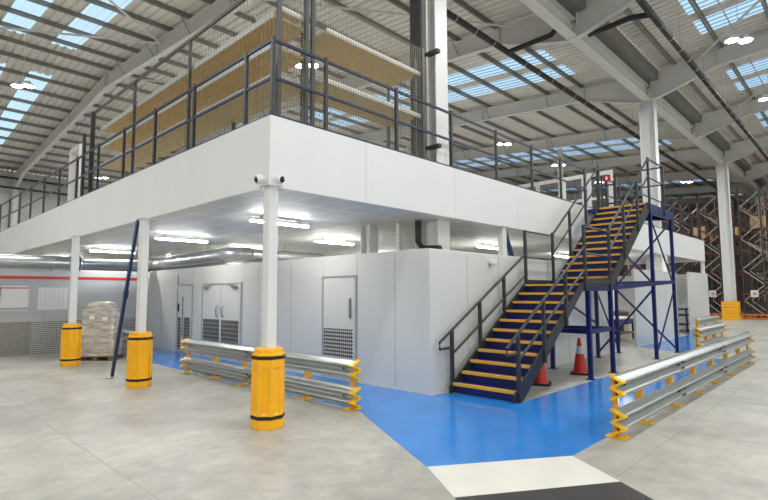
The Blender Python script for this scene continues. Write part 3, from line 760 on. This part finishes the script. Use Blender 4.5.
for k,X in enumerate(XB):
    where={4.7:'passing over the mezzanine corner',-3.5:'over the camera'}.get(round(X,1),'row %s'%['','','','second','third','fourth','fifth','sixth','seventh','eighth'][k] if k>2 else 'left of the frame')
    if k==0: where='farthest left'
    rafter(X,1,'pale grey roof rafter beyond the valley, '+where)
    if X>-4: rafter(X,-1,'pale grey roof rafter on the near side, '+where)
# valley columns and node stubs
for k,X in enumerate(XB):
    if k%2==0 and X>0:
        nm={4.7:'tall white steel column standing through the mezzanine beside the mesh screen',21.1:'tall white steel column rising behind the stair top',37.5:'tall white steel column with an orange guard at its foot, far right'}.get(round(X,1),'tall white steel column in the far racking')
        t=h_column(X+.2,V0+.05,10.9,.44,.66,'roof_column',nm,'tall roof columns')
    elif X>0:
        pass
    if X>0 or True:
        pass
for X in (20.98+16.5,):
    pass
# valley beams (between rafters)
for k in range(len(XB)-1):
    a,b=XB[k],XB[k+1]
    if b<0: continue
    t=thing('valley_beam','pale grey valley beam joining the rafters, '+['','span left of the tall mezzanine column','span from the mezzanine column to the next rafter','span ending at the column behind the stairs','span after the column behind the stairs','span ending at the guarded column','span beyond the guarded column','farthest span but one','farthest span'][k],'beam',(a,V0,0),0,'valley beams')
    mb=MB(); mb.box(.12,b-a-.12,-.012,.012,10.92,11.5); mb.build('web',M['roof_steel'],t)
    mb=MB(); mb.box(.02,b-a-.02,-.19,.19,10.90,10.92); mb.box(.12,b-a-.12,-.19,.19,11.48,11.5); mb.build('flange',M['roof_steel'],t)
    mb=MB(); mb.box(.02,b-a-.02,-.5,.5,11.74,11.78)
    for s in (-1,1):
        for q in range(4): mb.box(.02,b-a-.02,s*.5+s*q*.0,s*(.5)+s*.04,11.78+q*.09,11.84+q*.09)
        mb.box(.02,b-a-.02,s*.5,s*.52,11.76,12.2)
    mb.build('gutter',M['purlin'],t)
# eave columns
for k,X in enumerate(XB):
    h_column(X,V0+DYE-.4,11.6,.35,.5,'eave_column','white steel column against the far cladding wall, '+('seen above the mezzanine at left' if round(X,1)==4.7 else 'partly hidden'),'eave columns')
t=h_column(29.3,8.8,11.9,.22,.3,'wind_post','slim white steel post seen behind the mezzanine guard rail near the stair top')

# purlins
dys=[1.2+1.83*k for k in range(24)]
def purlin(s,dy,label,group,x0=XB[0]-.4,x1=XB[-1]+.4):
    z=zb_(dy)+DR; mb=MB(); y=V0+s*dy; c=.006
    mb.box(x0,x1,y-.004,y+.004,z,z+.18); mb.box(x0,x1,y,y+.06,z,z+.006); mb.box(x0,x1,y-.06,y,z+.174,z+.18)
    o=mb.build('roof_purlin',M['purlin']); tag(o,label,'purlin',group)
for k,dy in enumerate(dys):
    purlin(1,dy,'thin grey roof purlin under the pale roof sheets beyond the valley','roof purlins beyond the valley')
for k,dy in enumerate(dys[:12]):
    purlin(-1,dy,'thin grey roof purlin under the pale roof sheets on the near side of the valley','roof purlins on the near side')
# purlin stays and bracing
for s,label in ((1,'far'),(-1,'near')):
    for X in XB[2:7]:
        for dy in (4.86,8.52,12.18,15.84,19.5):
            if s==-1 and dy>13: continue
            z=zb_(dy); y=V0+s*dy
            mb=MB(); mb.bar((X+.02,y,z+.03),(X+.55,y,z+DR+.1),.03,.03); mb.bar((X-.02,y,z+.03),(X-.55,y,z+DR+.1),.03,.03)
            o=mb.build('rafter_stay',M['purlin']); tag(o,'short angled stay between a roof rafter and a purlin on the %s slope'%label,'stay','rafter stays on the %s slope'%label)
def rtube(a,b,label,r=.045):
    mb=MB(); mb.tube([a,b],r,8); o=mb.build('roof_brace_tube',M['roof_steel']); tag(o,label,'brace tube','diagonal roof bracing tubes')
for (x0,s) in ((4.7,1),(-3.5,1),(12.9,-1),(21.1,-1)):
    zz=lambda dy: zb_(dy)+.45
    for i,(d0,d1) in enumerate(((2,8.5),(8.5,15),(15,21.5))):
        a=(x0+.1,V0+s*(d0 if i%2 else d1),zz(d0 if i%2 else d1)); b=(x0+8.1,V0+s*(d1 if i%2 else d0),zz(d1 if i%2 else d0))
        if s==-1 and i>0: continue
        rtube(a,b,'diagonal pale grey brace tube under the roof between two rafters')
# roof sheets with ribs, and roof light panes
NP=24; per=8.2/NP
def sky(k,s): return () if (k in (2,4,6,8) and s==1) else ((9,3),(15,3)) if k<2 else ((9,4),(15,4))
def zr(dy): return zb_(dy)+DR+.185
segs_full=[(.45,DYR),(DYR,DYE)]
def add_sheet(mb,x,s,d0,d1):
    prof=[(0,0),(per*.58,0),(per*.66,.07),(per*.90,.07),(per,0)]
    ds=[d0]+([DYR] if d0<DYR<d1 else [])+[d1]
    for (a,za),(b,zb2) in zip(prof[:-1],prof[1:]):
        for e0,e1 in zip(ds[:-1],ds[1:]):
            mb.add([(x+a,V0+s*e0,zr(e0)+za),(x+b,V0+s*e0,zr(e0)+zb2),(x+b,V0+s*e1,zr(e1)+zb2),(x+a,V0+s*e1,zr(e1)+za)],[(0,1,2,3)])
SK1=(2.65,20.4); SK2=(24.6,41)
wi=1
for s in (1,-1):
    mb=MB()
    for k in range(len(XB)-1):
        for j in range(NP):
            x=XB[k]+j*per
            if any(a<=j<a+n_ for a,n_ in sky(k,s)):
                for d0,d1 in ((.45,SK1[0]),(SK1[1],SK2[0]),(SK2[1],DYE)): add_sheet(mb,x,s,d0,d1)
            else: add_sheet(mb,x,s,.45,DYE)
    struct(mb.build('ceiling',M['sheet']))
    # flat trim over the gutter
for s in (1,-1):
    for k in range(len(XB)-1):
        for j0,n_ in sky(k,s):
            for d0,d1 in (SK1,SK2):
                mb=MB(); x=XB[k]+j0*per
                prof=[(0,0)]
                for q in range(n_): prof+= [(q*per+per*.58,0),(q*per+per*.66,.07),(q*per+per*.90,.07),(q*per+per,0)]
                for (a,za),(b,zb2) in zip(prof[:-1],prof[1:]):
                    mb.add([(x+a,V0+s*d0,zr(d0)+za),(x+b,V0+s*d0,zr(d0)+zb2),(x+b,V0+s*d1,zr(d1)+zb2),(x+a,V0+s*d1,zr(d1)+za)],[(0,1,2,3)])
                struct(mb.build('window_%d'%wi,M['pane'])); wi+=1
struct(MB().box(XB[0],XB[-1],V0-.5,V0+.5,12.22,12.26).build('ceiling_valley',M['purlin']))
# far walls
struct(MB().box(-26.2,-26,-50,V0+DYE+.6,0,13).build('wall_light_block',M['cladding_end']))  # unseen wall, added to hold back world light from the left
struct(MB().box(XB[0],XB[-1],V0+DYE-.12,V0+DYE+.1,0,12.28).build('wall_far',M['cladding']))
mb=MB(); P=[(V0-DYE,0),(V0+DYE+.5,0),(V0+DYE+.5,11.8),(V0+DYR,14.5),(V0,12.2),(V0-DYR,14.5),(V0-DYE,12)]
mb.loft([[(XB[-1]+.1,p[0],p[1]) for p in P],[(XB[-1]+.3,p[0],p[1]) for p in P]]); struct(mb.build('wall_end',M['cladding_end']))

# drain pipes below the roof
def drain(pts,r,label,step=1.15,branch=None):
    t=thing('drain_pipe',label,'pipe')
    mb=MB(); mb.tube(pts,r,12); mb.build('pipe_run',M['pipe'],t)
    mb=MB()
    for a,b in zip(pts[:-1],pts[1:]):
        a=Vector(a);b=Vector(b);n=int((b-a).length/step); u=(b-a).normalized()
        for k in range(1,n): p=a.lerp(b,k/n); mb.tube([p-u*.02,p+u*.02],r+.012,12)
    mb.build('pipe_clips',M['clip'],t)
    mb=MB(); 
    for a,b in zip(pts[:-1],pts[1:]):
        a=Vector(a);b=Vector(b);n=int((b-a).length/(step*3))
        for k in range(1,n): p=a.lerp(b,k/n); mb.tube([p,p+Vector((0,0,1.6))],.008,4)
    mb.build('hanger_rods',M['clip'],t)
    if branch:
        mb=MB(); mb.tube(branch,r*.85,12); mb.build('branch_pipe',M['pipe'],t)
DRN=1
drain([(-6,3.05,11.0),(12.55,3.05,11.0),(61,3.05,11.0)],.11,'long black drain pipe with pale clips hanging left of the roof valley',branch=[(12.45,3.05,11.0),(12.4,1.3,11.02),(12.4,.9,11.3)])
drain([(2,-1.7,11.0),(13.2,-1.7,11.0),(61,-1.7,11.0)],.11,'long black drain pipe with pale clips hanging right of the roof valley',branch=[(13.4,-1.7,11.0),(13.1,-1.1,10.98),(13.1,.2,10.9),(13.1,.45,11.3)])
drain([(-11,43.5,11.5),(15,43.5,11.3)],.09,'upper black pipe along the far cladding wall',step=3)
drain([(-11,43.5,10.7),(15,43.5,10.5)],.09,'lower black pipe along the far cladding wall',step=3)
# thin conduits on the near slope
for i,(yy,z) in enumerate(((-3.1,12.0),)):
    mb=MB(); mb.tube([(10,yy,z),(55,yy,z)],.02,6); o=mb.build('conduit',M['clip']); tag(o,'thin grey conduit running along the near roof slope past the high bay lamps','conduit')

# cable bundle and down pipe on the tall mezzanine column
t=thing('cable_bundle','black vertical cable bundle on the left of the tall mezzanine column','cables',(4.5,.90,0))
for k in range(4):
    mb=MB(); mb.tube([(0,-.12+k*.085,4.52),(0,-.12+k*.085,11.2)],.038,8); mb.build('cable',M['cable'],t)
t=thing('down_pipe','grey rain water pipe clipped in the recess of the tall mezzanine column','pipe',(4.66,.71,0))
MB().tube([(0,0,4.52),(0,0,10.85)],.05,10).build('pipe_run',M['clip'],t)
for z in (5.2,7.4): MB().box(-.06,.05,-.35,.4,z-.04,z+.04).build('bracket',M['cable'],t)
# black cable elbow on the enclosure roof
t=thing('cable_tray','black cable duct dropping beside the tall column onto the enclosure roof','cable duct',(4.5,.90,0))
MB().tube([(0,0,3.55),(0,0,3.08),(.0,-.14,2.92),(.0,-.62,2.89)],.07,8).build('cable_run',M['cable'],t)
t=thing('cable_drop','thin white perforated strut under the soffit above the enclosure','strut',(4.55,1.52,2.81))
mb=MB(); mb.box(-.05,.05,-.05,.05,0,.75); mb.build('strut_body',M['white_steel'],t)
mb=MB()
for k in range(7): mb.box(-.052,-.05,-.015,.015,.06+k*.1,.10+k*.1)
mb.build('slots',M['handle'],t)

# high bay lamps
hb=None
LP=[(.5,20.4,'far left'),(8.1,9.75,'seen through the mesh screen'),(7.8,20.5,'seen through the left shelving'),(18.0,-3.35,'brightest pair, upper right'),(26.0,-3.3,'at the right edge of the photo'),
    (23.5,9.8,'above the right guard rail'),(31,9.7,'beside the slim white post'),(15.7,9.8,''),(39,9.7,''),(.4,9.7,''),(10,-3.3,''),(2,-3.3,''),(34,-3.3,''),(42,-3.3,''),(44.2,4.5,'beyond the tall column behind the stairs'),
    (9,37.5,'low at far left'),(15.6,20.5,''),(23.4,20.5,''),(31,20.5,''),(-6,-12,''),(2,-12,''),(10,-12,''),(18,-12,''),(26,-12,''),(34,-12,''),(-6,9.7,''),(-6,-3.3,''),(.5,37.5,''),(17,37.5,''),(44,-12,''),(39,20.5,'')]
for i,(x,y,w) in enumerate(LP):
    lab='twin round high bay lamp under the roof, '+w if w else 'twin round high bay lamp hanging from the warehouse roof'
    dy=y-V0; z=11.2
    if hb is None:
        hb=thing('high_bay_lamp',lab,'lamp',(x,y,z),-PI/4,'high bay lamps')
        for sx_ in (-.26,.26):
            mb=MB(); mb.lathe((sx_,0,0),[(.225,0),(.23,.05),(.14,.12),(.06,.2)],20); h_=mb.build('housing',M['roof_steel'],hb)
            mb=MB(); mb.lathe((sx_,0,-.012),[(.21,0),(.22,.012)],20); mb.build('lens',M['highbay'],h_)
        MB().box(-.3,.3,-.03,.03,.2,.24).build('bar',M['roof_steel'],hb)
        MB().tube([(0,0,0),(0,0,1)],.01,5).build('suspension_wire',M['roof_steel'],hb,loc=(0,0,.24))
        r0=hb
    else: r0=dup(hb,(x,y,z),-PI/4,lab)
    for c_ in r0.children:
        if c_.name.startswith('suspension'): c_.scale=(1,1,zb_(y-V0)+DR+.15-z-.24)
    ld=bpy.data.lights.new('high_bay_light','AREA'); ld.shape='DISK'; ld.size=.5; ld.energy=HB; ld.color=(1,.985,.96)
    lo=bpy.data.objects.new('high_bay_light',ld); COL.objects.link(lo); lo.location=(x,y,z-.03)

# ------------------------------------------------------------------ pallet racking at the far end
RXS=[39.5+2.8*k for k in range(7)]
def rack_row(yc,label,first,sign):
    t=thing('pallet_rack',label,'pallet racking',(39.5,yc,0),0,'tall pallet racks at the far end')
    H=9.4; D=.62
    for k,x in enumerate(RXS):
        mb=MB(); xx=x-39.5
        for s in (-1,1): mb.box(xx-.05,xx+.05,s*D-.05,s*D+.05,0,H)
        f_o=mb.build('frame',M['rack_brown'],t)
        if k<3:
            mb=MB(); z=.2; s=1
            while z<H-1.1: mb.bar((xx,-s*D,z),(xx,s*D,z+1.1),.06,.06); z+=1.1; s=-s
            mb.build('brace',M['rack_brace'],f_o)
    for z in (1.75,3.3,4.9,6.5,8.1):
        mb=MB()
        for s in (-1,1): mb.box(0,RXS[-1]-39.5,s*D-.03,s*D+.03,z-.06,z+.06)
        mb.build('beam',M['rack_orange'],t)
    mb=MB(); mb.box(-.35,-.25,-.75,.75,.02,.14); mb.box(-.35,-.25,-.75,.75,.26,.38)
    for s in (-1,1): mb.box(-.36,-.24,s*.72-.06,s*.72+.06,0,.42)
    mb.build('end_guard',M['guard_orange'],t)
    if sign:
        p=MB(); p.box(-.10,-.08,-.22,.22,1.55,2.02); pp=p.build('aisle_sign',M['paper'],t)
        p=MB(); p.box(-.105,-.10,.02,.07,1.66,1.90); p.box(-.105,-.10,-.10,-.05,1.66,1.90); p.box(-.105,-.10,-.05,.02,1.76,1.80); p.build('sign_mark',M['red_sign'],pp)
    return t
rr=[]
for k in range(-3,7):
    yc=2.16+2.5*k
    if k==0: lab='tall brown pallet rack with a white end sign, left of the guarded column'
    elif k==-1: lab='tall brown pallet rack with a white end sign, right of the guarded column'
    elif k<-1: lab='tall brown pallet rack beyond the right edge of the photo'
    else: lab='tall brown pallet rack seen above the far mezzanine edge'
    rack_row(yc,lab,None,k in (-1,0))
random.seed(11)
for k in range(-3,7):
    yc=2.16+2.5*k
    for b in range(1,6):
        for zi,z in enumerate((.02,1.82,3.37,4.97,6.57)):
            if random.random()<.42:
                w=random.uniform(.9,1.15); h=random.uniform(.8,1.25); x0=RXS[b]+random.uniform(.15,.4)
                mb=MB(); mb.box(0,w,-.45,.45,.12,h); o=mb.build('load',M['carton'] if random.random()<.35 else M['goods'])
                t=thing('rack_load','palletised goods standing in the far racking','pallet load',(x0,yc,z),0,'palletised goods in the far racking')
                o.parent=t
                mb=MB()
                for q in (-.42,0,.34): mb.box(0,w,q,q+.08,0,.12)
                mb.build('pallet',M['wood'],t)
# guard at the foot of the far column
t=thing('column_guard','square orange yellow guard boxing the foot of the far tall column','column guard',(37.7,.8,0))
for i,z in enumerate((0,.42,.84)):
    mb=MB(); 
    for (x0,x1,y0,y1) in ((-.47,-.37,-.47,.47),(.37,.47,-.47,.47),(-.37,.37,-.47,-.37),(-.37,.37,.37,.47)): mb.box(x0,x1,y0,y1,z+.02*(i>0)+.0,z+.42)
    mb.build('guard_block',M['yellow'],t)
for z in (.21,.63,1.05):
    for q in (-.42,.04): MB().box(-.485,-.47,q,q+.38,z-.02,z+.02).build('grip_slot',M['nosing'],t); MB().box(q,q+.38,-.485,-.47,z-.02,z+.02).build('grip_slot',M['nosing'],t)

# ------------------------------------------------------------------ work area seen between the enclosure panels
t=thing('workbench','blue framed workbench with a pale top in the gap behind the stair legs','workbench',(17.6,1.35,0))
for xx in (-.8,.8):
    for yy in (-.4,.4): MB().cbox((xx,yy,.43),(.07,.07,.86)).build('leg',M['blue_bench'],t)
MB().cbox((0,0,.88),(1.8,1.0,.05)).build('table_top',M['machine'],t)
MB().cbox((0,-.4,.74),(1.7,.05,.22)).cbox((-.8,0,.74),(.05,.8,.22)).build('apron',M['blue_bench'],t)
MB().cbox((0,0,.28),(1.7,.9,.05)).build('under_shelf',M['machine_dark'],t)
t=thing('packing_machine','cream machine cabinet with dark openings behind the workbench','machine',(20.0,2.4,0),.3)
MB().cbox((0,0,.45),(2.6,1.6,.9),0,.04).build('base_cabinet',M['machine'],t)
MB().cbox((.3,.2,1.5),(1.6,1.0,1.2),0,.04).build('upper_cabinet',M['machine'],t)
MB().cbox((-.2,-.1,1.0),(2.2,1.3,.2)).build('conveyor_bed',M['machine_dark'],t)
MB().cbox((-1.31,-.1,.5),(.02,.9,.5)).build('hatch',M['machine_dark'],t)
t=thing('storage_shelf','grey storage shelf with stacked boxes behind the workbench','shelf',(19.2,7.5,0))
for xx in (-1,1):
    for yy in (-.3,.3): MB().cbox((xx,yy,1.1),(.05,.05,2.2)).build('upright',M['machine_dark'],t)
for z in (.3,.9,1.5,2.1): MB().cbox((0,0,z),(2,.6,.04)).build('shelf_board',M['machine'],t)
for i,(xx,z) in enumerate(((-.6,.32),(.1,.92),(.6,.32),(-.5,1.52))):
    o=MB().box(19.2+xx-.25,19.2+xx+.25,7.25,7.7,z,z+.38).build('cardboard_box',M['carton']); tag(o,'brown cardboard box on the grey storage shelf behind the workbench','box','boxes on the grey storage shelf')
t=thing('blue_trolley','dark blue trolley with two shelves in the gap beside the far grey panel','trolley',(24.2,.55,0),0)
for xx in (-.55,.55):
    for yy in (-.35,.35): MB().cbox((xx,yy,.55),(.07,.07,1.1)).build('leg',M['blue_bench'],t)
for z in (.35,.8,1.08): MB().cbox((0,0,z),(1.2,.8,.06)).build('shelf',M['blue_bench'],t)
t=thing('lifting_frame','green beam with a blue diagonal stay behind the far grey panels','frame',(24.4,1.1,0))
mb=MB(); mb.cbox((0,0,2.62),(2.6,.1,.16)); mb.build('beam',M['green'],t)
for xx in (-1.25,1.25): MB().cbox((xx,0,1.27),(.1,.1,2.54)).build('post',M['blue_bench'],t)
MB().bar((1.2,0,2.2),(.3,0,.6),.08).build('stay',M['navy_brace'],t)

# ------------------------------------------------------------------ light and colour
w=bpy.data.worlds.new('world'); sc.world=w; w.use_nodes=True; bg=w.node_tree.nodes['Background']
bg.inputs[0].default_value=(1.0,.985,.955,1); bg.inputs[1].default_value=WS
vs=sc.view_settings; vs.view_transform='Standard'; vs.look='None'; vs.exposure=EXPO; vs.gamma=1; vs.use_curve_mapping=False
